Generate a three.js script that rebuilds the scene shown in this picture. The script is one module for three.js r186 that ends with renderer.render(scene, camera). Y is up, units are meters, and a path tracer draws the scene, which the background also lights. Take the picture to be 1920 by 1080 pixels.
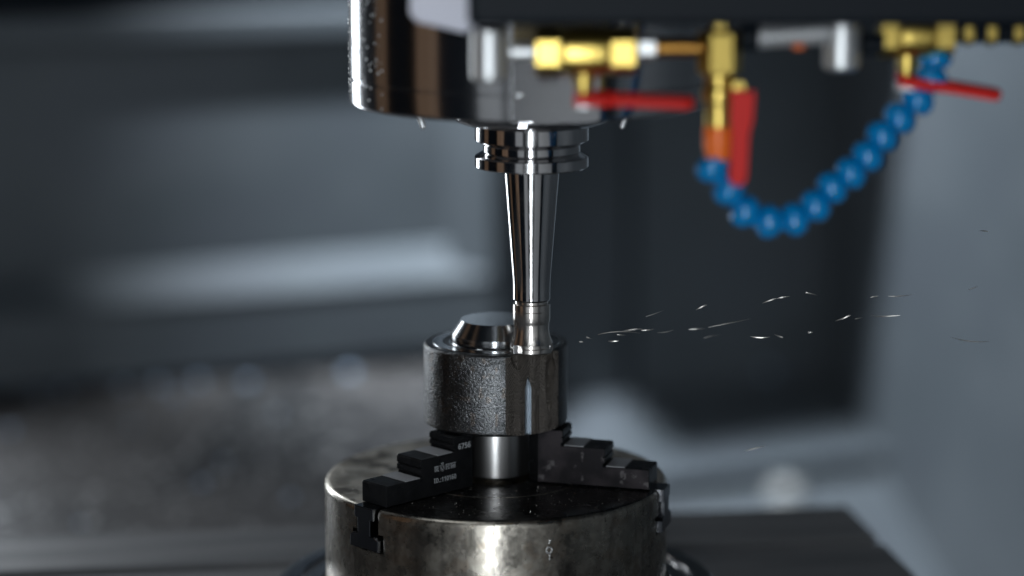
import * as THREE from 'three';
import { RoundedBoxGeometry } from 'three/addons/geometries/RoundedBoxGeometry.js';
import { mergeGeometries } from 'three/addons/utils/BufferGeometryUtils.js';
import { RectAreaLightUniformsLib } from 'three/addons/lights/RectAreaLightUniformsLib.js';
import { Brush, Evaluator, SUBTRACTION } from 'three-bvh-csg';

// ---------------------------------------------------------------- camera, light, exposure
const renderer = new THREE.WebGLRenderer({ antialias: true });
renderer.toneMapping = THREE.LinearToneMapping;
renderer.toneMappingExposure = 0.84;
renderer.shadowMap.enabled = true;
const scene = new THREE.Scene();
scene.background = new THREE.Color().setRGB(0.004, 0.006, 0.009);
const PITCH = 10.8 * Math.PI / 180;
const camera = new THREE.PerspectiveCamera(2 * Math.atan(540 / 4870) * 180 / Math.PI, 16 / 9, 0.05, 30);
camera.position.set(0.009, 0.3767, 1.414);
camera.rotation.set(-PITCH, 0, 0);
camera.focus = 1.402;
camera.userData.fStop = 1.8;
RectAreaLightUniformsLib.init();
const COLD = new THREE.Color().setRGB(0.87, 0.94, 1.0);
function areaLamp(name, label, w, h, at, to, I, color = COLD, glowAt = 1) {
  const g = new THREE.Group(); g.name = name; scene.add(g);
  g.userData = { label, category: 'lamp' };
  g.position.set(...at); g.lookAt(...to);
  const housing = new THREE.Mesh(new RoundedBoxGeometry(w + 0.03, h + 0.03, 0.03, 2, 0.006), new THREE.MeshStandardMaterial({ color: 0x30343a, roughness: 0.5 }));
  housing.name = 'lamp_housing'; housing.position.z = -0.022; g.add(housing);
  const glow = new THREE.Mesh(new RoundedBoxGeometry(w, h, 0.004, 2, 0.0015), new THREE.MeshStandardMaterial({ color: 0xffffff, emissive: color, emissiveIntensity: glowAt }));
  glow.name = 'lamp_diffuser'; glow.position.z = -0.004; g.add(glow);
  const l = new THREE.RectAreaLight(color, I, w, h);
  l.position.copy(g.position); l.lookAt(...to); l.castShadow = true; scene.add(l);
}
areaLamp('work_light', 'tall narrow white work light standing behind the viewpoint', 0.13, 2.0, [-0.08, 0.05, 1.80], [-0.0, 0.05, 0], 24);
areaLamp('work_light_001', 'upright white machine light on the left post', 0.20, 0.60, [-0.53, 0.20, -0.60], [0, 0.12, 0], 6.5);
areaLamp('work_light_002', 'flat white ceiling light over the machine table', 0.50, 0.34, [-0.30, 1.10, 0.25], [-0.0, 0, -0.05], 2.5);
areaLamp('added_glow_panel', 'wide dim glow panel added at front right for reflections in the steel', 0.75, 1.5, [0.72, -0.12, 1.45], [0.02, 0.12, 0.03], 0.045, COLD, 0.05);  // dim panel added so the right side of the steel mirrors grey
areaLamp('added_glow_panel_001', 'narrow dim glow panel added left of the tall work light for reflections', 0.40, 1.5, [-0.66, -0.12, 1.45], [0.02, 0.12, 0.03], 0.15, COLD, 0.05);  // second added panel, a pale reflection left of centre
areaLamp('added_glint_lamp', 'long white lamp added high behind the viewpoint for glints', 1.0, 0.28, [0.0, 0.98, 1.55], [0.02, 0.08, 0.03], 1.1);  // added to brighten the cutter flare and give extra glints
{ // spot lamp in the machine roof, aimed at the back wall
  const g = new THREE.Group(); g.name = 'spot_lamp'; g.userData = { label: 'round white spot lamp in the machine roof', category: 'lamp' }; scene.add(g);
  const at = new THREE.Vector3(-0.14, 1.0, -0.67), to = new THREE.Vector3(0.12, 0.05, -1.02);
  g.position.copy(at); g.lookAt(to);
  const m = new THREE.Mesh(new THREE.CylinderGeometry(0.05, 0.04, 0.06, 32).rotateX(Math.PI / 2).translate(0, 0, -0.045), new THREE.MeshStandardMaterial({ color: 0x30343a, roughness: 0.5 })); m.name = 'lamp_housing'; g.add(m);
  const b = new THREE.Mesh(new THREE.SphereGeometry(0.03, 20, 12), new THREE.MeshStandardMaterial({ color: 0xffffff, emissive: COLD, emissiveIntensity: 1 })); b.name = 'lamp_bulb'; g.add(b);
  const l = new THREE.SpotLight(COLD, 18, 0, 31 * Math.PI / 180, 1, 2); l.position.copy(at); l.target.position.copy(to); l.castShadow = true; l.shadow.radius = 1.4; scene.add(l, l.target);
}

// ---------------------------------------------------------------- helpers
let seed = 7;
const rnd = () => { seed = (seed * 1664525 + 1013904223) % 4294967296; return seed / 4294967296; };
const rr = (a, b) => a + (b - a) * rnd();
const names = {};
function numbered(n) { const k = names[n] = (names[n] ?? -1) + 1; return k ? `${n}_${String(k).padStart(3, '0')}` : n; }
function thing(name, label, category, pos = [0, 0, 0], group) {
  const g = new THREE.Group(); g.name = numbered(name); g.position.set(...pos);
  g.userData = { label, category }; if (group) g.userData.group = group; scene.add(g); return g;
}
function part(name, geo, mat, parent, pos) {
  const m = new THREE.Mesh(geo, mat); m.name = name; m.castShadow = m.receiveShadow = true;
  if (pos) m.position.set(...pos); parent.add(m); return m;
}
function structure(name, parent = scene) { const g = new THREE.Group(); g.name = numbered(name); g.userData = { kind: 'structure' }; parent.add(g); return g; }
// solid of revolution round y: profile [r, y] from the axis to the axis; corners over 28 degrees stay sharp; uv in metres
function turned(profile, seg = 96, faces = false) {   // faces: upward flats get material slot 1
  const segs = [];
  for (let i = 0; i < profile.length - 1; i++) {
    const [r0, y0] = profile[i], [r1, y1] = profile[i + 1], L = Math.hypot(r1 - r0, y1 - y0);
    segs.push({ r0, y0, r1, y1, L, n: [(y0 - y1) / L, (r1 - r0) / L] });
  }
  const P = [], N = [], U = [], I = [], F = []; let arc = 0;
  segs.forEach((s, i) => {
    const mixN = (a, b) => (b && a.n[0] * b.n[0] + a.n[1] * b.n[1] > Math.cos(0.49)) ? [a.n[0] + b.n[0], a.n[1] + b.n[1]] : a.n;
    const na = mixN(s, segs[i - 1]), nb = mixN(s, segs[i + 1]);
    const flat = Math.abs(s.y1 - s.y0) < 0.35 * Math.abs(s.r1 - s.r0), base = P.length / 3;
    for (let k = 0; k <= seg; k++) {
      const t = k / seg * Math.PI * 2, c = Math.sin(t), d = Math.cos(t);
      for (const [r, y, n, v] of [[s.r0, s.y0, na, arc], [s.r1, s.y1, nb, arc + s.L]]) {
        P.push(c * r, y, d * r);
        const l = Math.hypot(n[0], n[1]);
        N.push(c * n[0] / l, n[1] / l, d * n[0] / l);
        flat ? U.push(c * r, d * r) : U.push(t * Math.max(s.r0, s.r1), v);
      }
    }
    for (let k = 0; k < seg; k++) {
      const a = base + k * 2, b = a + 1, c = a + 2, d = a + 3;
      const to = faces && flat && s.n[1] > 0 ? F : I;
      if (s.r1 > 1e-9) to.push(a, b, d);
      if (s.r0 > 1e-9) to.push(a, d, c);
    }
    arc += s.L;
  });
  const g = new THREE.BufferGeometry();
  g.setAttribute('position', new THREE.Float32BufferAttribute(P, 3));
  g.setAttribute('normal', new THREE.Float32BufferAttribute(N, 3));
  g.setAttribute('uv', new THREE.Float32BufferAttribute(U, 2));
  g.setIndex([...I, ...F]); if (faces) { g.addGroup(0, I.length, 0); g.addGroup(I.length, F.length, 1); }
  return g;
}
// round a corner of a profile
function fillet(p, c, q, r, n = 5) {
  const u = [p[0] - c[0], p[1] - c[1]], v = [q[0] - c[0], q[1] - c[1]], lu = Math.hypot(...u), lv = Math.hypot(...v);
  const a = [c[0] + u[0] / lu * r, c[1] + u[1] / lu * r], b = [c[0] + v[0] / lv * r, c[1] + v[1] / lv * r], out = [];
  for (let i = 0; i <= n; i++) { const t = i / n; out.push([0, 1].map(k => (1 - t) ** 2 * a[k] + 2 * t * (1 - t) * c[k] + t * t * b[k])); }
  return out;
}
function alongX(g) { return g.rotateZ(-Math.PI / 2); }
function hex(r, h, bevel = 0.0008) {   // hexagonal nut along y, bevelled
  const s = new THREE.Shape();
  for (let i = 0; i < 6; i++) { const a = i * Math.PI / 3; s[i ? 'lineTo' : 'moveTo'](Math.cos(a) * (r - bevel), Math.sin(a) * (r - bevel)); }
  const g = new THREE.ExtrudeGeometry(s, { depth: h - 2 * bevel, bevelEnabled: true, bevelSize: bevel, bevelThickness: bevel, bevelSegments: 2 });
  g.translate(0, 0, bevel - h / 2); return g.rotateX(-Math.PI / 2);
}
function prism(points, depth, bevel = 0) {   // outline in x,y extruded symmetrically along z
  const s = new THREE.Shape(points.map(p => new THREE.Vector2(...p)));
  const g = new THREE.ExtrudeGeometry(s, { depth: depth - 2 * bevel, bevelEnabled: bevel > 0, bevelSize: bevel, bevelOffset: -bevel, bevelThickness: bevel, bevelSegments: 2 });
  return g.translate(0, 0, bevel - depth / 2);
}
function slab(a, b, c, d, t) {   // quad a b c d (counter-clockwise from its face) with thickness t behind it
  const V = [a, b, c, d].map(p => new THREE.Vector3(...p));
  const n = new THREE.Vector3().subVectors(V[1], V[0]).cross(new THREE.Vector3().subVectors(V[2], V[0])).normalize();
  const W = V.map(v => v.clone().addScaledVector(n, -t)), P = [], U = [];
  const quad = (p, q, r, s) => { for (const v of [p, q, r, p, r, s]) P.push(v.x, v.y, v.z);
    const w = p.distanceTo(q), h = p.distanceTo(s); U.push(0, 0, w, 0, w, h, 0, 0, w, h, 0, h); };
  quad(...V); quad(W[1], W[0], W[3], W[2]);
  for (let i = 0; i < 4; i++) { const j = (i + 1) % 4; quad(V[j], V[i], W[i], W[j]); }
  const g = new THREE.BufferGeometry();
  g.setAttribute('position', new THREE.Float32BufferAttribute(P, 3)); g.setAttribute('uv', new THREE.Float32BufferAttribute(U, 2));
  g.computeVertexNormals(); return g;
}
const csg = new Evaluator(); csg.useGroups = true;
function cut(base, cutters) {   // base: {geo, mat}; cutters the same, with optional matrix applied already
  let r = new Brush(base.geo, base.mat); r.updateMatrixWorld();
  for (const c of cutters) { const b = new Brush(c.geo, c.mat); b.updateMatrixWorld(); r = csg.evaluate(r, b, SUBTRACTION); }
  return r;
}
const planar = g => { const p = g.attributes.position, u = new Float32Array(p.count * 2); for (let i = 0; i < p.count; i++) { u[2 * i] = p.getX(i) + p.getZ(i); u[2 * i + 1] = p.getY(i); } g.setAttribute('uv', new THREE.BufferAttribute(u, 2)); return g; };
const plain = g => { const o = g.index ? g : g; if (!o.attributes.uv) o.setAttribute('uv', new THREE.Float32BufferAttribute(new Float32Array(o.attributes.position.count * 2), 2)); return o; };

// ---------------------------------------------------------------- procedural textures
function hash(x, y, s) { let h = (x * 374761393 + y * 668265263 + s * 974634777) | 0; h = Math.imul(h ^ (h >>> 13), 1274126177); h ^= h >>> 16; return (h >>> 0) / 4294967295; }
function vnoise(x, y, per, s) {
  const xi = Math.floor(x), yi = Math.floor(y), fx = x - xi, fy = y - yi, w = t => t * t * (3 - 2 * t), m = (a, p) => ((a % p) + p) % p;
  const [px, py] = Array.isArray(per) ? per : [per, per];
  const a = hash(m(xi, px), m(yi, py), s), b = hash(m(xi + 1, px), m(yi, py), s), c = hash(m(xi, px), m(yi + 1, py), s), d = hash(m(xi + 1, px), m(yi + 1, py), s);
  const u = w(fx), v = w(fy); return a + (b - a) * u + (c - a) * v + (a - b - c + d) * u * v;
}
function fbm(u, v, f, oct, s) { let t = 0, a = 0.5, n = 0; for (let i = 0; i < oct; i++) { t += a * vnoise(u * f, v * f, f, s + i); n += a; f *= 2; a *= 0.5; } return t / n; }
function tex(n, fn, size, srgb = false) {   // fn(u, v) -> value or [r, g, b]; one tile covers `size` metres
  const d = new Uint8Array(n * n * 4);
  for (let y = 0; y < n; y++) for (let x = 0; x < n; x++) {
    const c = fn(x / n, y / n), i = (y * n + x) * 4;
    for (let k = 0; k < 3; k++) {
      let val = Array.isArray(c) ? c[k] : c;
      if (srgb) val = val <= 0.0031308 ? val * 12.92 : 1.055 * Math.pow(val, 1 / 2.4) - 0.055;
      d[i + k] = Math.max(0, Math.min(255, Math.round(val * 255)));
    }
    d[i + 3] = 255;
  }
  const t = new THREE.DataTexture(d, n, n); t.magFilter = THREE.LinearFilter; t.minFilter = THREE.LinearMipmapLinearFilter; t.generateMipmaps = true;
  t.wrapS = t.wrapT = THREE.RepeatWrapping; t.repeat.set(1 / (size[0] ?? size), 1 / (size[1] ?? size));
  if (srgb) t.colorSpace = THREE.SRGBColorSpace; t.needsUpdate = true; return t;
}
const mix = (a, b, t) => a.map((x, i) => x + (b[i] - x) * t), sm = (a, b, x) => { const t = Math.max(0, Math.min(1, (x - a) / (b - a))); return t * t * (3 - 2 * t); };
const M = (o) => new THREE.MeshPhysicalMaterial(o);
const lin = (r, g, b) => new THREE.Color().setRGB(r, g, b);

const grainTex = tex(512, (u, v) => (0.5 * fbm(u, v, 76, 2, 3) + 0.5 * fbm(u, v, 150, 2, 9)) * (0.6 + 0.4 * sm(0.3, 0.7, fbm(u, v, 5, 3, 15))), 0.05);
const forgedColor = tex(512, (u, v) => { const a = fbm(u, v, 6, 4, 21), b = fbm(u, v, 60, 2, 5); return mix(mix([0.095, 0.098, 0.102], [0.155, 0.158, 0.16], sm(0.3, 0.7, 0.5 * b + 0.5 * a)), [0.17, 0.13, 0.10], sm(0.62, 0.75, fbm(u, v, 14, 3, 77)) * 0.4); }, 0.06, true);
const milledBump = tex(256, (u, v) => { const w = v + 0.05 * Math.sin(u * Math.PI * 2); return 0.5 + 0.22 * Math.sin((w + 0.35 * Math.abs(((u * 6) % 1) - 0.5)) * Math.PI * 2 * 20) + 0.9 * (fbm(u, v, 40, 3, 4) - 0.5); }, 0.04);
const wornColor = tex(1024, (u, v) => {
  const big = fbm(u, v, 5, 5, 31), fine = fbm(u, v, 60, 3, 41), dark = sm(0.50, 0.62, fbm(u, v, 22, 4, 51)), rust = sm(0.58, 0.72, fbm(u, v, 18, 4, 61));
  let c = mix([0.33, 0.30, 0.255], [0.46, 0.425, 0.365], sm(0.3, 0.7, 0.5 * big + 0.5 * fine));
  const drip = sm(0.55, 0.75, 0.6 * vnoise(u * 64, v * 5, [64, 5], 55) + 0.4 * fbm(u, v, 24, 3, 57));
  c = mix(c, [0.10, 0.09, 0.085], dark * 0.22 + drip * 0.3); c = mix(c, [0.22, 0.14, 0.08], rust * 0.25);
  const pit = sm(0.80, 0.84, vnoise(u * 170, v * 170, 170, 71) * 0.6 + 0.4 * fbm(u, v, 30, 2, 81)); return mix(c, [0.03, 0.03, 0.03], pit * 0.8);
}, 0.16, true);
const wornRough = tex(512, (u, v) => 0.22 + 0.14 * sm(0.3, 0.7, fbm(u, v, 16, 5, 91)) + 0.10 * (fbm(u, v, 90, 2, 93) - 0.5), 0.16);
const wornBump = tex(512, (u, v) => 0.6 * fbm(u, v, 70, 3, 95) + 0.4 * fbm(u, v, 9, 3, 96), 0.10);
// chuck face, 0.2 m square round its axis: dry stained steel, with an oil film over the sector between the two front jaws
const oily = (u, v) => { const x = (u - 0.5) * 0.2, z = (v - 0.5) * 0.2, a = Math.atan2(x, z) * 180 / Math.PI + 14 * (fbm(u, v, 12, 3, 301) - 0.5), r = Math.hypot(x, z); return Math.max(sm(-50, -44, a) * (1 - sm(72, 78, a)), 0.9 * (1 - sm(0.046, 0.052, r + 0.006 * (fbm(u, v, 20, 3, 303) - 0.5)))); };
const faceColor = tex(1024, (u, v) => {
  let c = mix([0.30, 0.275, 0.235], [0.52, 0.48, 0.42], sm(0.35, 0.65, fbm(u, v, 14, 5, 311)));
  c = mix(c, [0.07, 0.06, 0.05], sm(0.52, 0.64, fbm(u, v, 18, 5, 313)) * 0.75);
  const film = mix([0.045, 0.042, 0.040], [0.085, 0.078, 0.072], sm(0.4, 0.7, fbm(u, v, 20, 5, 317)));
  return mix(c, film, oily(u, v));
}, 0.2, true);
const faceRough = tex(1024, (u, v) => { const o = oily(u, v), n = fbm(u, v, 30, 4, 321); return (1 - o) * (0.42 + 0.25 * n) + o * (0.16 + 0.22 * n); }, 0.2);
for (const t of [faceColor, faceRough]) t.offset.set(0.5, 0.5);
const oilRough = tex(512, (u, v) => 0.16 + 0.3 * sm(0.35, 0.7, fbm(u, v, 6, 5, 101)) + 0.06 * fbm(u, v, 80, 2, 105), 0.12);
const dustColor = tex(512, (u, v) => mix(mix([0.013, 0.0115, 0.0135], [0.038, 0.032, 0.035], sm(0.32, 0.72, fbm(u, v, 5, 5, 111))), [0.15, 0.14, 0.14], sm(0.66, 0.8, fbm(u, v, 16, 4, 121)) * 0.7), 0.06, true);
const blackColor = tex(256, (u, v) => mix([0.005, 0.0055, 0.006], [0.014, 0.014, 0.015], fbm(u, v, 8, 4, 131)), 0.04, true);
const wallColor = (a, b, s) => tex(512, (u, v) => mix(a, b, sm(0.3, 0.7, fbm(u, v, 4, 5, s))), 0.5, true);
const smudge = tex(512, (u, v) => 0.08 + 0.05 * sm(0.35, 0.75, fbm(u, v, 7, 5, 151)) + 0.04 * vnoise(u * 6, v * 120, [6, 120], 157), 0.07);
const brushed = tex(512, (u, v) => 0.5 * vnoise(u * 4, v * 256, [4, 256], 141) + 0.5 * vnoise(u * 3, v * 90, [3, 90], 143), 0.03);

const mat = {
  chrome: M({ color: lin(0.56, 0.56, 0.57), metalness: 1, roughness: 0.15 }),
  steel: M({ color: lin(0.62, 0.61, 0.61), metalness: 1, roughness: 0.95, roughnessMap: smudge, bumpMap: brushed, bumpScale: 0.000006 }),
  cutter: M({ color: lin(0.76, 0.71, 0.66), metalness: 1, roughness: 0.24, bumpMap: brushed, bumpScale: 0.00002 }),
  forged: M({ map: forgedColor, metalness: 1, roughness: 0.28, bumpMap: grainTex, bumpScale: 0.00055 }),
  turnedFace: M({ color: lin(0.46, 0.47, 0.48), metalness: 1, roughness: 0.17 }),
  milled: M({ color: lin(0.135, 0.120, 0.106), metalness: 1, roughness: 0.55, bumpMap: milledBump, bumpScale: 0.0009 }),
  slot: M({ color: lin(0.34, 0.37, 0.40), metalness: 1, roughness: 0.36, bumpMap: wornBump, bumpScale: 0.00008 }),
  guide: M({ color: lin(0.16, 0.17, 0.19), metalness: 1, roughness: 0.2 }),
  spigot: M({ color: lin(0.52, 0.51, 0.50), metalness: 1, roughness: 0.30, bumpMap: brushed, bumpScale: 0.00001 }),
  worn: M({ map: wornColor, metalness: 1, roughness: 1, roughnessMap: wornRough, bumpMap: wornBump, bumpScale: 0.00006 }),
  face: M({ map: faceColor, metalness: 0.9, roughness: 1, roughnessMap: faceRough, bumpMap: wornBump, bumpScale: 0.00005 }),
  jaw: M({ map: blackColor, roughness: 1, roughnessMap: oilRough, specularIntensity: 0.18 }),
  jawDusty: M({ map: dustColor, roughness: 0.6, specularIntensity: 0.4 }),
  ground: M({ color: lin(0.36, 0.36, 0.37), metalness: 0.4, roughness: 0.5, bumpMap: wornBump, bumpScale: 0.00003 }),
  print: null,
  brass: M({ color: lin(0.74, 0.54, 0.14), metalness: 1, roughness: 0.30, bumpMap: wornBump, bumpScale: 0.00008 }),
  silver: M({ color: lin(0.75, 0.76, 0.76), metalness: 0.9, roughness: 0.42 }),
  red: M({ color: lin(0.62, 0.018, 0.014), roughness: 0.45, specularIntensity: 0.35 }),
  orange: M({ color: lin(0.85, 0.16, 0.015), roughness: 0.4 }),
  blue: M({ color: lin(0.001, 0.20, 0.50), roughness: 0.14, specularIntensity: 1 }),
  blackPaint: M({ color: lin(0.005, 0.008, 0.012), roughness: 0.5, specularIntensity: 0.25 }),
  white: M({ color: lin(0.62, 0.62, 0.70), roughness: 0.5 }),
  chip: M({ color: lin(0.82, 0.78, 0.72), metalness: 0.9, roughness: 0.4 }),
  drop: M({ color: lin(0.34, 0.45, 0.60), metalness: 0.2, roughness: 0.3 }),  // pale body colour stands in for the glint on a drop
};

// ---------------------------------------------------------------- the machine's back wall, side wall, floor and table
const wallMat = M({ map: wallColor([0.070, 0.083, 0.095], [0.089, 0.103, 0.116], 201), roughness: 0.5 });   // grey-blue paint of the enclosure
const gritColor = tex(1024, (u, v) => { const c = mix([0.062, 0.063, 0.067], [0.125, 0.120, 0.120], sm(0.3, 0.7, fbm(u, v, 6, 5, 221))); return mix(c, [0.42, 0.42, 0.42], sm(0.80, 0.86, vnoise(u * 120, v * 120, 120, 227))); }, 0.6, true);
const floorMat = M({ map: gritColor, metalness: 0.75, roughness: 0.55 });   // oily bare steel strewn with bright grit
{
  const w = structure('back_wall'); w.position.set(0, 0, -0.95); w.rotation.y = 25 * Math.PI / 180;
  const T = 0.004;
  // recess deepened for shade, with added unseen soffit that keeps the roof lamp off it
  part('wall_sheet', slab([-0.008, -0.24, -0.15], [0.21, -0.24, -0.15], [0.21, 0.7, -0.15], [-0.008, 0.7, -0.15], T), wallMat, w);
  part('wall_sheet', slab([0.212, -0.24, -0.138], [0.52, -0.24, -0.138], [0.52, 0.7, -0.138], [0.212, 0.7, -0.138], T), wallMat, w);
  part('recess_return', slab([-0.004, -0.24, -0.002], [-0.004, -0.24, -0.148], [-0.004, 0.7, -0.148], [-0.004, 0.7, -0.002], T), wallMat, w);
  part('shade_board', new RoundedBoxGeometry(0.56, 0.02, 0.23, 2, 0.004).translate(0.26, 0.37, -0.035), wallMat, w);  // unseen board added to shade the wall sheets below
  part('wall_sheet', slab([-1.0, -0.124, 0], [-0.0085, -0.124, 0], [-0.0085, -0.064, 0], [-1.0, -0.064, 0], T), wallMat, w);
  part('recessed_panel', slab([-1.0, -0.047, -0.055], [-0.001, -0.047, -0.055], [-0.001, 0.18, -0.055], [-1.0, 0.18, -0.055], T), wallMat, w);
  part('black_upper_sheet', slab([-1.0, 0.1805, -0.052], [-0.001, 0.1805, -0.052], [-0.001, 0.7, -0.052], [-1.0, 0.7, -0.052], T), mat.blackPaint, w);  // plain black sheet above the cross rail
  part('recess_ledge', slab([-1.0, -0.062, 0.002], [-0.010, -0.062, 0.002], [-0.030, -0.036, -0.052], [-1.0, -0.036, -0.052], T), wallMat, w);
  part('recess_jamb', slab([-0.010, -0.062, 0.002], [-0.010, 0.7, 0.002], [-0.044, 0.7, -0.026], [-0.044, -0.046, -0.026], T), wallMat, w);
  part('cross_rail', new RoundedBoxGeometry(0.96, 0.026, 0.018, 3, 0.006).translate(-0.53, 0.175, -0.0445), wallMat, w);
  part('sloped_sheet', slab([0.0, -0.277, 0.004], [0.52, -0.277, 0.004], [0.52, -0.224, -0.137], [0.0, -0.224, -0.137], T), wallMat, w);
  part('chip_tray', slab([0.0, -0.40, 0.19], [0.56, -0.40, 0.19], [0.56, -0.293, -0.012], [0.0, -0.293, -0.012], T), wallMat, w);
}
{
  const s = structure('side_wall'), a = [0.326, -1.29], b = [1.085, 0.90];
  part('wall_sheet', slab([a[0], -0.6, a[1]], [b[0], -0.6, b[1]], [b[0], 0.8, b[1]], [a[0], 0.8, a[1]], 0.004).scale(1, 1, 1), wallMat, s);
}
{
  const f = structure('machine_floor');
  part('floor_sheet', slab([-1.1, -0.165, -0.28], [0.03, -0.165, -0.28], [0.03, -0.130, -0.90], [-1.1, -0.1458, -0.62], 0.01), floorMat, f);
}
{
  const t = structure('machine_table'); t.position.set(0.23, -0.0855, -0.245); t.rotation.y = 8 * Math.PI / 180;
  const tableMat = M({ map: wallColor([0.095, 0.098, 0.105], [0.155, 0.156, 0.160], 231), metalness: 0.25, roughness: 0.6, bumpMap: wornBump, bumpScale: 0.0001 });
  // planks between the T-slots, running along the table
  const zs = [0, 0.075, 0.09, 0.21, 0.225, 0.345, 0.36, 0.49];
  for (let i = 0; i < 8; i += 2) part('table_rail', new RoundedBoxGeometry(1.5, 0.05, zs[i + 1] - zs[i], 2, 0.002).translate(-0.75, -0.025, (zs[i] + zs[i + 1]) / 2), tableMat, t);
  part('table_bed', new RoundedBoxGeometry(1.5, 0.04, 0.49, 2, 0.004).translate(-0.75, -0.0705, 0.245), tableMat, t);
}
{ // unseen brown and black cards added to be mirrored in the polished steel
  const d = structure('reflection_cards');
  const brown = M({ map: wallColor([0.36, 0.20, 0.11], [0.44, 0.26, 0.15], 241), roughness: 0.6 });
  for (const [z0, z1] of [[-0.26, -0.08], [0.30, 0.58]]) part('brown_card', new RoundedBoxGeometry(0.04, 1.5, z1 - z0, 2, 0.004).translate(-0.86, 0.05, (z0 + z1) / 2), brown, d);
  part('black_card', new RoundedBoxGeometry(0.02, 1.5, 0.37, 2, 0.004).translate(-0.90, 0.05, 0.11), mat.blackPaint, d);
}

// ---------------------------------------------------------------- chuck with three jaws
const JAWS = [-46, 74, 194];
const chuck = thing('three_jaw_chuck', 'round worn steel three-jaw chuck gripping the workpiece', 'chuck', [0, 0, 0]);
{
  const R = 0.096;
  const prof = [[0, -0.014], [0.021, -0.014], [0.021, -0.0004], [0.0216, 0.0], [0.0474, 0], [0.0477, -0.0005], [0.0483, -0.0005], [0.0486, 0],
    ...fillet([0.05, 0], [R, 0], [R, -0.05], 0.0042, 6), [R, -0.074], [0, -0.074]];
  const cutters = [];
  for (const a of JAWS) {
    const q = (g) => g.translate(0.072, 0, 0).rotateY((a - 90) * Math.PI / 180);
    cutters.push({ geo: plain(q(planar(new THREE.BoxGeometry(0.062, 0.030, 0.0178).translate(0, -0.0055, 0)))), mat: mat.worn });
    cutters.push({ geo: plain(q(planar(new THREE.BoxGeometry(0.0622, 0.0105, 0.0250).translate(0, -0.0190, 0)))), mat: mat.worn });
  }
  const hole = new THREE.CylinderGeometry(0.0085, 0.0085, 0.04, 40).rotateX(Math.PI / 2).translate(0, -0.0405, 0.09).rotateY(16.5 * Math.PI / 180);
  cutters.push({ geo: hole, mat: mat.worn });
  const body = cut({ geo: turned(prof, 160, true), mat: [mat.worn, mat.face] }, cutters);
  body.name = 'body'; body.castShadow = body.receiveShadow = true; chuck.add(body);
  // punched index mark on the side: a ring between two ticks
  const mark = new THREE.TorusGeometry(0.0016, 0.00035, 8, 24).translate(0, 0, 0);
  const ticks = [[0.0045, 0.4], [-0.0048, 0], [-0.0030, 0]].map(([y, t]) => new THREE.CapsuleGeometry(0.0004, y > 0 ? 0.0018 : 0.0007, 4, 8).rotateZ(-t).translate(0.0003, y, 0));
  const mk = part('index_mark', mergeGeometries([mark, ...ticks].map(g => g.index ? g.toNonIndexed() : g)), mat.silver, chuck);
  mk.rotation.y = 17.3 * Math.PI / 180; mk.position.set(Math.sin(mk.rotation.y) * 0.0961, -0.0165, Math.cos(mk.rotation.y) * 0.0961);
}
function printTexture(draw, w, h) {
  const c = document.createElement('canvas'); c.width = w; c.height = h; const x = c.getContext('2d');
  x.clearRect(0, 0, w, h); x.fillStyle = x.strokeStyle = '#b2b4b6'; draw(x, w, h);
  const t = new THREE.CanvasTexture(c); t.colorSpace = THREE.SRGBColorSpace; return t;
}
function jaw(deg) {
  const side = deg === JAWS[1] ? [mat.jawDusty, mat.jaw] : mat.jaw;   // dusty flanks on one jaw
  // profile: radial distance, height; three steps, each riser with two shallow grip grooves
  const riser = (r, y0, y1) => { const h = y1 - y0; return [[r - 0.0010, y0], [r - 0.0010, y0 + 0.14 * h], [r, y0 + 0.22 * h], [r, y0 + 0.46 * h], [r - 0.0009, y0 + 0.52 * h], [r, y0 + 0.60 * h], [r, y0 + 0.90 * h], [r - 0.0008, y1]]; };
  const pts = [[0.0195, 0.0006], [0.0905, 0.0006], [0.0905, 0.0112], [0.0897, 0.0120], ...riser(0.0655, 0.0120, 0.0222), ...riser(0.0415, 0.0222, 0.0308), [0.0195, 0.0308]];
  const g = prism(pts, 0.0200, 0.0004);
  const j = new THREE.Group(); j.name = 'jaw'; j.rotation.y = (deg - 90) * Math.PI / 180; chuck.add(j);
  const wedge = k => plain(planar(new THREE.BoxGeometry(0.03, 0.09, 0.03)).translate(-0.015, 0.02, 0).rotateY(k * Math.PI / 4.2).translate(0.0195, 0, k * 0.0016));
  const js = cut({ geo: g, mat: side }, [{ geo: wedge(1), mat: mat.jaw }, { geo: wedge(-1), mat: mat.jaw }]);
  js.name = 'jaw_steps'; js.castShadow = js.receiveShadow = true; j.add(js);
  // guide that rides in the slot: neck and foot
  const foot = [[-0.0112, -0.0228], [0.0112, -0.0228], [0.0112, -0.0165], [0.0085, -0.0148], [0.0050, -0.0148], [0.0050, -0.0062], [0.0074, -0.0062], [0.0074, 0.0004], [-0.0074, 0.0004], [-0.0074, -0.0062], [-0.0050, -0.0062], [-0.0050, -0.0148], [-0.0085, -0.0148], [-0.0112, -0.0165]];
  part('guide', prism(foot, 0.0525, 0.0005).rotateY(Math.PI / 2).translate(0.0722, 0, 0), mat.guide, j);
  for (const [r0, r1, y] of [[0.066, 0.0765, 0.0120], [0.042, 0.0530, 0.0222]]) part('ground_strip', new RoundedBoxGeometry(r1 - r0, 0.0006, 0.0192, 2, 0.0002).translate((r0 + r1) / 2, y + 0.0002, 0), mat.ground, j);
  return j;
}
const [jaw0, jaw1] = JAWS.map(jaw);
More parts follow.
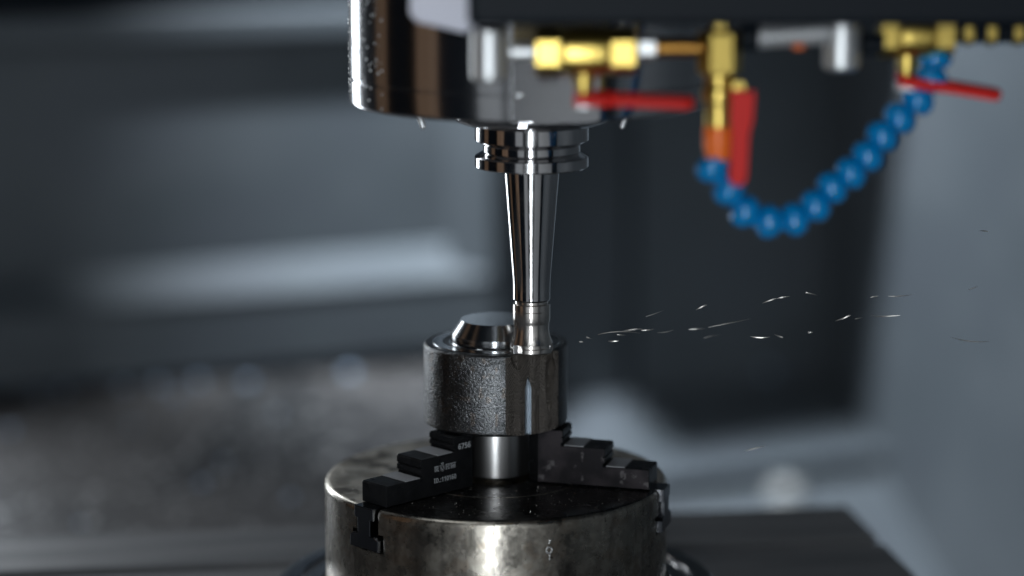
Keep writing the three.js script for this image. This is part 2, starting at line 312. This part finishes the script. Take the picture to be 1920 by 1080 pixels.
{
  const writing = (name, draw, w, h, r, y, W, H) => {
    const t = printTexture(draw, w, h);
    const m = new THREE.MeshStandardMaterial({ map: t, transparent: true, roughness: 0.5, metalness: 0.2 });
    const p = part(name, new THREE.PlaneGeometry(W, H).rotateY(Math.PI), m, jaw0, [r, y, -0.01012]); return p;
  };
  const text = (s, size) => (x, w, h) => { x.font = `bold ${size}px sans-serif`; x.textAlign = 'center'; x.textBaseline = 'middle'; const k = Math.min(1, w * 0.96 / x.measureText(s).width); x.save(); x.translate(w / 2, h / 2); x.scale(k, 1); x.fillText(s, 0, 0); x.restore(); };
  writing('engraved_number', text('6756', 110), 256, 128, 0.0335, 0.0248, 0.0100, 0.0050);
  writing('engraved_number', text('ID.:110160', 104), 512, 128, 0.0480, 0.0088, 0.0172, 0.0046);
  writing('engraved_emblem', (x, w, h) => {
    x.lineWidth = 5; x.font = 'bold 92px sans-serif'; x.textBaseline = 'middle'; x.textAlign = 'left';
    const o = (s, px, sx) => { x.save(); x.translate(px, 86); x.scale(sx, 1); x.strokeText(s, 0, 0); x.restore(); };
    x.beginPath(); x.moveTo(16, 48); x.lineTo(160, 48); x.moveTo(260, 48); x.lineTo(500, 48); x.stroke();
    o('R', 20, 1.7); o('H', 262, 1.5); o('M', 372, 1.4);
    x.beginPath(); x.arc(196, 84, 46, 0, 7); x.stroke(); x.beginPath(); x.arc(196, 84, 28, 0, 7); x.stroke();
    x.beginPath(); x.moveTo(168, 70); x.lineTo(196, 112); x.lineTo(224, 70); x.stroke();
    x.fillRect(170, 12, 20, 16); x.fillRect(202, 12, 20, 16);
  }, 512, 140, 0.0480, 0.0158, 0.0172, 0.0056);
}
// bright flecks of swarf lying on the chuck face and the jaws
{
  const fleck = new THREE.TetrahedronGeometry(0.00022), N = 420, im = new THREE.InstancedMesh(fleck, mat.chip, N), m4 = new THREE.Matrix4(), q = new THREE.Quaternion(), e = new THREE.Euler();
  for (let i = 0; i < N; i++) {
    const a = rr(-Math.PI, Math.PI), r = Math.sqrt(rr(0.07, 0.97)) * 0.092; e.set(rr(0, 6), rr(0, 6), rr(0, 6)); const s = rr(0.5, 1.5);
    let near = JAWS.some(j => { const d = a - j * Math.PI / 180; return Math.abs(r * Math.sin(d)) < 0.0105 && Math.cos(d) > 0; });
    m4.compose(new THREE.Vector3(Math.sin(a) * r, near ? -0.01 : 0.0002, Math.cos(a) * r), q.setFromEuler(e), new THREE.Vector3(s, s, s)); im.setMatrixAt(i, m4);
  }
  im.name = 'swarf_flecks'; im.userData = { kind: 'stuff' }; chuck.add(im);
}
{ // flange under the chuck
  const b = thing('base_flange', 'low round steel flange under the chuck with a rounded rim', 'flange', [0, -0.0855, 0]);
  part('flange_disc', turned([[0, 0.0113], [0.098, 0.0113], [0.100, 0.0225], [0.108, 0.0225], [0.1085, 0.0195], [0.1125, 0.0195], [0.113, 0.0228], ...fillet([0.113, 0.0228], [0.1265, 0.0235], [0.1265, 0], 0.006, 6), [0.1265, 0.0002], [0, 0.0002]], 128), mat.steel, b);
}

// ---------------------------------------------------------------- workpiece
{
  const w = thing('steel_workpiece', 'dark rough grey steel workpiece with a bright conical boss, held in the chuck', 'workpiece', [0, 0, 0]);
  const R = 0.0402, y0 = 0.0315, y1 = 0.0770;
  const bodyProf = [[0, y1 - 0.001], [0.0255, y1 - 0.001], [0.026, y1], ...fillet([0.03, y1], [R, y1], [R, y0], 0.0022, 5), ...fillet([R, y1], [R, y0], [0.02, y0], 0.0028, 5), [0, y0]];
  const cutters = [];
  const place = (g, az, r, y) => plain(planar(g).translate(0, y, r).rotateY(az));
  for (const [az, d] of [[20, 0.0393], [33, 0.0389], [47, 0.0393]]) cutters.push({ geo: place(new THREE.BoxGeometry(0.03, 0.09, 0.02), az * Math.PI / 180, d + 0.01, 0.055), mat: mat.milled });
  // pointed slot, thin slot, scoops left by the cutter
  const slot = prism([[-0.0021, -0.03], [0.0021, -0.03], [0.0021, 0.0275], [0, 0.0345], [-0.0021, 0.0275]], 0.006, 0);
  cutters.push({ geo: place(slot, 27 * Math.PI / 180, 0.0392, 0.0305), mat: mat.slot });
  cutters.push({ geo: place(prism([[-0.0009, -0.03], [0.0009, -0.03], [0.0009, 0.024], [0, 0.029], [-0.0009, 0.024]], 0.005, 0), 36 * Math.PI / 180, 0.0392, 0.0265), mat: mat.milled });
  cutters.push({ geo: place(new THREE.SphereGeometry(1, 32, 20).scale(0.0048, 0.0095, 0.0030), 18.5 * Math.PI / 180, 0.0405, 0.0775), mat: mat.milled });
  cutters.push({ geo: place(new THREE.SphereGeometry(1, 32, 20).scale(0.0036, 0.0200, 0.0028), 49 * Math.PI / 180, 0.0398, 0.0620), mat: mat.milled });
  for (const [az, y] of [[52, 0.067], [50, 0.060], [49, 0.053]]) cutters.push({ geo: place(new THREE.SphereGeometry(1, 20, 12).scale(0.0028, 0.0062, 0.0022), az * Math.PI / 180, 0.0386, y), mat: mat.milled });
  const body = cut({ geo: turned(bodyProf, 144), mat: mat.forged }, cutters);
  body.name = 'body'; body.castShadow = body.receiveShadow = true; w.add(body);
  // turned top face: ring land with a groove
  part('turned_face', turned([[0, y1 + 0.0003], [0.0246, y1 + 0.0003], [0.0252, y1 - 0.0004], [0.0290, y1 - 0.0004], [0.0296, y1 + 0.0003], [0.0352, y1 + 0.0003], [0.0356, y1 - 0.0003], [0, y1 - 0.0003]], 128), mat.turnedFace, w);
  // boss: straight collar, then a cone cut in fine steps
  const steps = []; const n = 9;
  for (let i = 0; i < n; i++) { const t = i / n, u = (i + 0.72) / n, rA = 0.0194 + 0.0054 * t, yA = 0.0895 - 0.0078 * t, rB = 0.0194 + 0.0054 * u, yB = 0.0895 - 0.0078 * (u + 0.02); steps.push([rA, yA], [rB, yB], [rB - 0.00008, yB - 0.0001]); }
  part('boss', turned([[0, 0.0893], [0.0150, 0.0894], ...steps, [0.0248, 0.0816], [0.0248, 0.0800], [0.0246, 0.0798], [0.0246, y1 + 0.0008], [0, y1 + 0.0008]], 144), mat.turnedFace, w);
  part('spigot', turned([[0, y0 - 0.0002], [0.0190, y0 - 0.0002], [0.0190, 0.0032], [0.0182, 0.0022], [0, 0.0022]], 96), mat.spigot, w);
}

// ---------------------------------------------------------------- spindle
const AX = 0.0196, AZ = 0.031;
{
  const s = thing('milling_spindle', 'large polished steel spindle nose hanging over the workpiece', 'spindle', [AX, 0, AZ]);
  const R = 0.0975;
  const shell = turned([[0, 0.36], [R, 0.36], [R, 0.2297], [R - 0.0008, 0.2293], [R - 0.0008, 0.2283], [R, 0.2279], ...fillet([R, 0.23], [R, 0.2145], [0.05, 0.2145], 0.0022, 4), [0, 0.2145]], 192);
  const flat = plain(new THREE.BoxGeometry(0.12, 0.3, 0.04).translate(0, 0.28, 0.0950 + 0.02).rotateY(7 * Math.PI / 180));   // flat milled on the front
  const hs = cut({ geo: shell, mat: mat.chrome }, [{ geo: flat, mat: mat.chrome }]); hs.name = 'housing'; hs.castShadow = hs.receiveShadow = true; s.add(hs);
  const ring = turned([[0, 0.2140], [0.0432, 0.2140], [0.0432, 0.2085], ...fillet([0.0432, 0.2085], [0.0420, 0.2050], [0.0390, 0.2035], 0.0010, 3), [0.0385, 0.2033], [0, 0.2030]], 128);
  const notch = new THREE.BoxGeometry(0.0045, 0.03, 0.03).translate(-0.0052, 0.208, 0.042);
  const c = cut({ geo: ring, mat: mat.chrome }, [{ geo: notch, mat: mat.chrome }]); c.name = 'drive_ring'; s.add(c);
  for (const [x, z, t] of [[-0.060, 0.030, 0.35], [0.050, 0.030, -0.35]]) {
    const n = part('coolant_nozzle', turned([[0, 0.004], [0.0016, 0.004], [0.0016, -0.0085], [0.0008, -0.0095], [0, -0.0095]], 20), mat.silver, s, [x, 0.2125, z]); n.rotation.z = t;
  }
  // droplets on the left flank
  const im = new THREE.InstancedMesh(new THREE.SphereGeometry(0.0006, 8, 6), mat.silver, 150), m4 = new THREE.Matrix4();
  for (let i = 0; i < 150; i++) { const a = rr(-88, -52) * Math.PI / 180, y = rr(0.217, 0.29), k = rr(0.35, 1.1); m4.makeScale(k, k * 1.2, k * 0.6).premultiply(new THREE.Matrix4().makeRotationY(a)); m4.setPosition(Math.sin(a) * R, y, Math.cos(a) * R); im.setMatrixAt(i, m4); }
  im.name = 'coolant_droplets'; im.userData = { kind: 'stuff' }; s.add(im);
}
// ---------------------------------------------------------------- tool holder and cutter
{
  const h = thing('tool_holder', 'polished tapered steel tool holder with a grooved flange under the spindle', 'tool holder', [AX, 0, AZ]);
  part('flange', turned([[0, 0.2025], [0.0300, 0.2025], [0.0307, 0.2018], [0.0307, 0.1942], [0.0300, 0.1935], [0.0262, 0.1914], [0.0262, 0.1880], [0.0300, 0.1858], [0.0307, 0.1850], [0.0307, 0.1800], [0.0299, 0.1793], [0, 0.1793]], 144), mat.steel, h);
  part('taper', turned([[0, 0.1795], [0.0151, 0.1795], [0.0150, 0.1770], ...fillet([0.0150, 0.1770], [0.0102, 0.1160], [0.0102, 0.1065], 0.005, 4), [0.0102, 0.1072], [0.0098, 0.1066], [0, 0.1066]], 96), mat.steel, h);
  const c = thing('milling_cutter', 'short steel milling cutter in the tool holder touching the workpiece', 'milling cutter', [AX, 0, AZ]);
  const prof = [[0, 0.1062], [0.0090, 0.1062], [0.0090, 0.1048], [0.0101, 0.1044], [0.0102, 0.1010], [0.0100, 0.1008], [0.0102, 0.1005], [0.0102, 0.0952], [0.0099, 0.0946]];
  for (let i = 1; i <= 8; i++) { const t = i / 8; prof.push([0.0099 + 0.0017 * t ** 2 - 0.0006 * Math.sin(t * Math.PI), 0.0946 - 0.0116 * t]); }
  prof.push([0.0115, 0.0827], [0.0116, 0.0812], [0.0114, 0.0810], [0.0117, 0.0806], ...fillet([0.0117, 0.0806], [0.0119, 0.0776], [0.005, 0.0776], 0.0014, 4), [0, 0.0778]);
  const cutters = [];
  for (let i = 0; i < 3; i++) {
    const g = new RoundedBoxGeometry(0.0070, 0.0068, 0.0060, 3, 0.0016).translate(0.0070, 0, 0.0105).translate(0, 0.0795, 0).rotateY((i * 120 - 76) * Math.PI / 180);
    cutters.push({ geo: plain(g), mat: mat.cutter });
  }
  const body = cut({ geo: turned(prof, 96), mat: mat.cutter }, cutters); body.name = 'cutter_body'; c.add(body);
  for (let i = 0; i < 3; i++) { const p = part('cutting_insert', new RoundedBoxGeometry(0.0014, 0.0050, 0.0040, 2, 0.0004).translate(0.0036, 0.0801, 0.0093), mat.steel, c); p.rotation.y = (i * 120 - 76) * Math.PI / 180; }
}

// ---------------------------------------------------------------- housing, fittings, valves and hoses in front of the spindle
{
  const h = thing('head_housing', 'black machine head housing over the brass coolant valves', 'housing', [0, 0, 0]);
  part('housing_body', new RoundedBoxGeometry(0.40, 0.12, 0.085, 3, 0.004).translate(0.1885, 0.3315, 0.182), mat.blackPaint, h);
  const b = thing('white_bracket', 'white bracket with slanted lower edge beside the black housing', 'bracket', [0, 0, 0]);
  part('bracket_plate', prism([[-0.0430, 0.34], [-0.0430, 0.2735], [-0.0395, 0.2695], [-0.0175, 0.2645], [-0.0135, 0.2665], [-0.0135, 0.34]], 0.020, 0.002).translate(0.0035, 0, 0.172), mat.white, b);
}
function lever(L, w, t) {   // lever handle along +x from its eye
  const s = new THREE.Shape(); s.moveTo(-0.006, -w * 0.7); s.lineTo(0.006, -w * 0.7); s.lineTo(0.014, -w / 2); s.lineTo(L - w / 2, -w / 2); s.absarc(L - w / 2, 0, w / 2, -Math.PI / 2, Math.PI / 2); s.lineTo(0.014, w / 2); s.lineTo(0.006, w * 0.7); s.lineTo(-0.006, w * 0.7);
  return new THREE.ExtrudeGeometry(s, { depth: t, bevelEnabled: true, bevelSize: 0.0006, bevelThickness: 0.0006, bevelSegments: 2 }).translate(0, 0, -t / 2).rotateX(-Math.PI / 2);
}
function ballValve(label, pos, len, handleL, tilt, hx) {
  const v = thing('ball_valve', label, 'valve', pos);
  part('valve_body', alongX(turned([[0, -0.3 * len], [0.0078, -0.3 * len], [0.0108, -0.2 * len], [0.0114, 0], [0.0108, 0.2 * len], [0.0078, 0.3 * len], [0, 0.3 * len]].reverse(), 48)), mat.brass, v);
  for (const x of [-0.37, 0.37]) part('hex_end', alongX(hex(0.0112, 0.26 * len)).translate(x * len, 0, 0), mat.brass, v);
  part('stem', turned([[0, -0.009], [0.0052, -0.009], [0.0052, -0.0165], [0.0036, -0.017], [0.0036, -0.021], [0, -0.021]], 32), mat.brass, v, [hx, 0, 0]);
  part('stem_nut', hex(0.0055, 0.0050).translate(hx, -0.0245, 0.001), mat.silver, v);
  const h = part('handle', lever(handleL, 0.009, 0.0032), mat.red, v, [hx + 0.002, -0.0218, 0.002]); h.rotation.z = tilt; h.rotation.x = 0.18;
  return v;
}
const VY = 0.2560, VZ = 0.182;
ballValve('brass ball valve with red lever hanging below the black housing', [0.0440, VY, VZ], 0.048, 0.050, -0.05, -0.001);
{
  const n = thing('pipe_union', 'silver hex union with thin pipe joined to the brass ball valve', 'pipe fitting', [0, VY, VZ]);
  part('union_nut', turned([[0, 0.0130], [0.0070, 0.0130], [0.0086, 0.0112], [0.0086, -0.0112], [0.0070, -0.0130], [0, -0.0130]], 48).translate(-0.0018, -0.0012, 0), mat.silver, n);
  part('pipe', alongX(turned([[0, 0.0195], [0.0042, 0.0195], [0.0042, 0.0085], [0, 0.0085]], 32)), mat.silver, n);
  const f = thing('pipe_nipple', 'small silver and bronze nipple between two brass valves', 'pipe fitting', [0.081, VY + 0.002, VZ]);
  part('nipple_nut', alongX(hex(0.0058, 0.009)).translate(-0.0080, 0, 0), mat.silver, f);
  part('nipple_tube', alongX(turned([[0, 0.0180], [0.0048, 0.0180], [0.0048, -0.0034], [0, -0.0034]], 32)), M({ color: lin(0.34, 0.17, 0.04), metalness: 1, roughness: 0.3 }), f);
}
{
  const v = thing('angle_valve', 'upright brass valve with red lever above the blue hose', 'valve', [0.1075, 0, VZ]);
  part('top_nut', hex(0.0050, 0.0060).translate(0, 0.2690, 0), mat.brass, v);
  part('valve_body', hex(0.0103, 0.0205, 0.0014).rotateY(0.05).translate(0, 0.2557, 0), mat.brass, v);
  part('valve_neck', turned([[0, 0.2455], [0.0075, 0.2455], [0.0068, 0.2400], [0.0082, 0.2380], [0.0082, 0.2330], [0.0066, 0.2310], [0.0066, 0.2205], [0, 0.2205]], 40), mat.brass, v);
  part('stem', turned([[0, 0.0060], [0.0034, 0.0060], [0.0040, 0.0050], [0.0040, -0.0040], [0, -0.0040]], 32).rotateX(Math.PI / 2), mat.brass, v, [0.0080, 0.2395, 0.0070]);
  part('collar', turned([[0, 0.2204], [0.0066, 0.2204], [0.0072, 0.2190], [0.0072, 0.2095], [0.0062, 0.2075], [0.0062, 0.2045], [0, 0.2045]], 40), mat.orange, v);
  const h = part('handle', lever(0.038, 0.0072, 0.003), mat.red, v, [0.0098, 0.2325, 0.0150]); h.rotation.set(0, 0, -Math.PI / 2 - 0.04); h.geometry.rotateX(Math.PI / 2);
}
{
  const b = thing('braided_hose', 'short steel braided hose between upright valve and large silver nut', 'hose', [0, 0, VZ]);
  const curve = new THREE.CatmullRomCurve3([[0.1185, 0.2630, 0], [0.132, 0.2638, 0], [0.147, 0.2648, 0], [0.159, 0.2655, 0]].map(p => new THREE.Vector3(...p)));
  part('hose_core', new THREE.TubeGeometry(curve, 40, 0.0048, 20), mat.blackPaint, b);
  const strands = [];
  for (let s = 0; s < 8; s++) for (const dir of [-1, 1]) {
    const pts = []; for (let i = 0; i <= 40; i++) { const t = i / 40, p = curve.getPoint(t), a = dir * t * 9 + s * Math.PI / 4; pts.push(new THREE.Vector3(p.x, p.y + Math.cos(a) * 0.0052, p.z + Math.sin(a) * 0.0052)); }
    strands.push(new THREE.TubeGeometry(new THREE.CatmullRomCurve3(pts), 60, 0.0009, 5));
  }
  const br = part('braid', mergeGeometries(strands), mat.silver, b); br.userData = { kind: 'stuff' };
  part('ferrule', alongX(turned([[0, 0.004], [0.0068, 0.004], [0.0068, -0.004], [0, -0.004]], 32)).translate(0.1215, 0.2631, 0), mat.blackPaint, b);
  part('orange_tag', new RoundedBoxGeometry(0.005, 0.0028, 0.004, 2, 0.001).translate(0.1445, 0.2585, 0.003), mat.orange, b);
  const n = thing('union_nut', 'large silver hex nut between braided hose and shaded brass valve', 'nut', [0.1660, 0.2590, VZ - 0.006]);
  part('nut_body', turned([[0, 0.0125], [0.0072, 0.0125], [0.0090, 0.0105], [0.0090, -0.0105], [0.0072, -0.0125], [0, -0.0125]], 48), mat.silver, n);
  part('nut_pipe', alongX(turned([[0, 0.0200], [0.0052, 0.0200], [0.0052, 0.0095], [0, 0.0095]], 32)), mat.blackPaint, n);
}
ballValve('shaded brass ball valve with red lever at the end of the braided hose', [0.2030, 0.2625, 0.165], 0.036, 0.044, -0.17, -0.004);
{
  const e = thing('pipe_elbow', 'dark pipe with brass rings under the right of the black housing', 'pipe fitting', [0.222, 0.2635, 0.165]);
  part('pipe', alongX(turned([[0, 0.055], [0.0052, 0.055], [0.0052, 0.0005], [0, 0.0005]], 32)), mat.blackPaint, e);
  for (const x of [0.006, 0.017, 0.030]) part('ring', alongX(hex(0.0062, 0.005)).translate(x, 0, 0), mat.brass, e);
}
{
  const h = thing('segmented_hose', 'blue ball-jointed coolant hose curving from valve to valve', 'hose', [0, 0, 0]);
  const pts = [[104.7, 200.7], [113.2, 189.3], [121.2, 178.7], [132.8, 173.5], [145.3, 174.3], [155.6, 180.8], [163.6, 189.4], [172.6, 196.2], [180.9, 204.3], [187.8, 213.7], [196.1, 222.3], [205.1, 230.9], [211.5, 240.6], [213.2, 251.5]].map(([x, y], i) => new THREE.Vector3(x / 1000, y / 1000, 0.182 - i * 0.0016));
  const bead = turned([[0, 0.0056], [0.0034, 0.0056], [0.0054, 0.0052], [0.0073, 0.0038], [0.0083, 0.0016], [0.0084, -0.0004], [0.0077, -0.0028], [0.0062, -0.0048], [0.0046, -0.0058], [0.0036, -0.0064], [0.0034, -0.0095], [0, -0.0095]], 40);
  pts.forEach((p, i) => {
    const d = new THREE.Vector3().subVectors(pts[Math.min(i + 1, pts.length - 1)], pts[Math.max(i - 1, 0)]).normalize();
    const m = part('hose_segment', bead, mat.blue, h); m.position.copy(p); m.quaternion.setFromUnitVectors(new THREE.Vector3(0, -1, 0), d);
  });
}

// ---------------------------------------------------------------- flying chips
function chip(L, w, bend) {
  const P = [], I = [], n = 10;
  for (let i = 0; i <= n; i++) { const t = i / n - 0.5, tw = t * 1.6, c = Math.cos(tw) * w / 2, s = Math.sin(tw) * w / 2, k = 1 - 3 * t * t; for (const [a, b] of [[1, 0.16], [1, -0.16], [-1, -0.16], [-1, 0.16]]) P.push(t * L, bend * L * (t * t) + (a * c + b * -s) * k, (a * s + b * c) * k); }
  for (let i = 0; i < n; i++) for (let k = 0; k < 4; k++) { const a = i * 4 + k, b = i * 4 + (k + 1) % 4; I.push(a, a + 4, b, b, a + 4, b + 4); }
  I.push(0, 1, 2, 0, 2, 3); const o = n * 4; I.push(o, o + 2, o + 1, o, o + 3, o + 2);
  const g = new THREE.BufferGeometry(); g.setAttribute('position', new THREE.Float32BufferAttribute(P, 3)); g.setIndex(I); g.computeVertexNormals(); return plain(g);
}
const chips = [[0.0665, 0.091, 0.042, 0.018, 0.209, 0.0009], [0.0745, 0.0888, 0.026, 0.0084, 0.175, 0.0009], [0.0832, 0.0885, 0.026, 0.0054, 0.105, 0.0011], [0.086, 0.1009, 0.042, 0.0078, 0.175, 0.0009], [0.1121, 0.1013, 0.026, 0.0048, 0.436, 0.0011], [0.1277, 0.0924, 0.026, 0.018, 0.07, 0.0009], [0.1482, 0.1083, 0.042, 0.0072, 0.384, 0.0009], [0.1571, 0.1069, 0.026, 0.0048, 0.14, 0.0011], [0.1721, 0.1087, 0.026, 0.0048, -0.105, 0.0011], [0.2041, 0.1103, 0.042, 0.0036, 0.349, 0.0011], [0.2209, 0.1075, 0.026, 0.0108, 0.07, 0.0009], [0.198, 0.0951, 0.026, 0.0036, 0.611, 0.0011], [0.2102, 0.0995, 0.042, 0.012, -0.0, 0.0009], [0.2647, 0.1434, 0.026, 0.0042, 0.175, 0.0011], [0.0512, 0.0841, 0.026, 0.0024, -0.349, 0.0011], [0.0637, 0.0857, 0.042, 0.0042, -0.0, 0.0011], [0.0687, 0.0858, 0.026, 0.0036, 0.14, 0.0011], [0.1546, 0.0852, 0.026, 0.0042, -0.262, 0.0011], [0.1429, 0.0877, 0.042, 0.0078, -0.0, 0.0009], [0.1426, 0.022, 0.026, 0.009, 0.209, 0.0009], [0.2595, 0.0823, 0.026, 0.018, -0.105, 0.0009], [0.0464, 0.0854, 0.042, 0.0018, -0.0, 0.0011], [0.1854, 0.1012, 0.0565, 0.0063, 0.319, 0.0007], [0.1112, 0.0857, 0.0096, 0.0067, 0.006, 0.0007], [0.0908, 0.0941, 0.058, 0.0073, 0.07, 0.0007], [0.1203, 0.0806, 0.0034, 0.0078, -0.041, 0.0007], [0.2606, 0.1109, 0.0213, 0.0049, 0.26, 0.0007], [0.1733, 0.084, 0.0106, 0.002, 0.01, 0.0007]];
for (const [x, y, z, L, a, w] of chips) {
  const c = new THREE.Mesh(chip(L * 1.35, w * 0.62, rr(-0.25, 0.25)), mat.chip); c.name = numbered('metal_chip'); c.position.set(x, y, z); c.rotation.set(rr(-0.8, 0.8), rr(-0.4, 0.4), a);
  c.userData = { label: 'thin curled bright steel chip flying off the cutter', category: 'metal chip', group: 'steel chips flying off the cutter' }; c.castShadow = true; scene.add(c);
}
// ---------------------------------------------------------------- drops on floor and walls behind, their out-of-focus glints put into pale colour
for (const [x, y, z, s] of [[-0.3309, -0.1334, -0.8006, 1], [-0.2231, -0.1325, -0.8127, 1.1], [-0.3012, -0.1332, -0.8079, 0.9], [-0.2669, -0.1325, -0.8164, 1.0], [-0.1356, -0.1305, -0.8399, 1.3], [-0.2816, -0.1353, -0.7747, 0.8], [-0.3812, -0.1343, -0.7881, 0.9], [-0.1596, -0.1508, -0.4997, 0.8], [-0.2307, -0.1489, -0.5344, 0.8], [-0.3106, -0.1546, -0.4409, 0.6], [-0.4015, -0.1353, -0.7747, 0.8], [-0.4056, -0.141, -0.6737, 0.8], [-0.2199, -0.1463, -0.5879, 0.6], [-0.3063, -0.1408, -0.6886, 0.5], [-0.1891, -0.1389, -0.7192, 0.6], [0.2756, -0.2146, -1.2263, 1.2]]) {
  const d = new THREE.Mesh(new THREE.SphereGeometry(0.0042 * s, 20, 12).scale(1, 0.8, 0.75), mat.drop); d.name = numbered('glint_drop'); d.position.set(x, y, z);
  d.userData = { label: 'pale round coolant drop behind the chuck with its glint put into the colour', category: 'drop', group: 'coolant drops with painted glints behind the chuck' }; scene.add(d);
}
{
  const p = thing('pale_blob', 'pale rounded blob on the tray behind the chuck', 'stop', [0.278, -0.306, -1.063]);  // pale rounded form, not a known machine part
  part('blob_cap', turned([[0, 0.016], [0.009, 0.015], [0.015, 0.011], [0.017, 0.005], [0.017, 0], [0, 0]], 40), M({ color: lin(0.34, 0.35, 0.35), roughness: 0.5 }), p);
}
renderer.render(scene, camera);
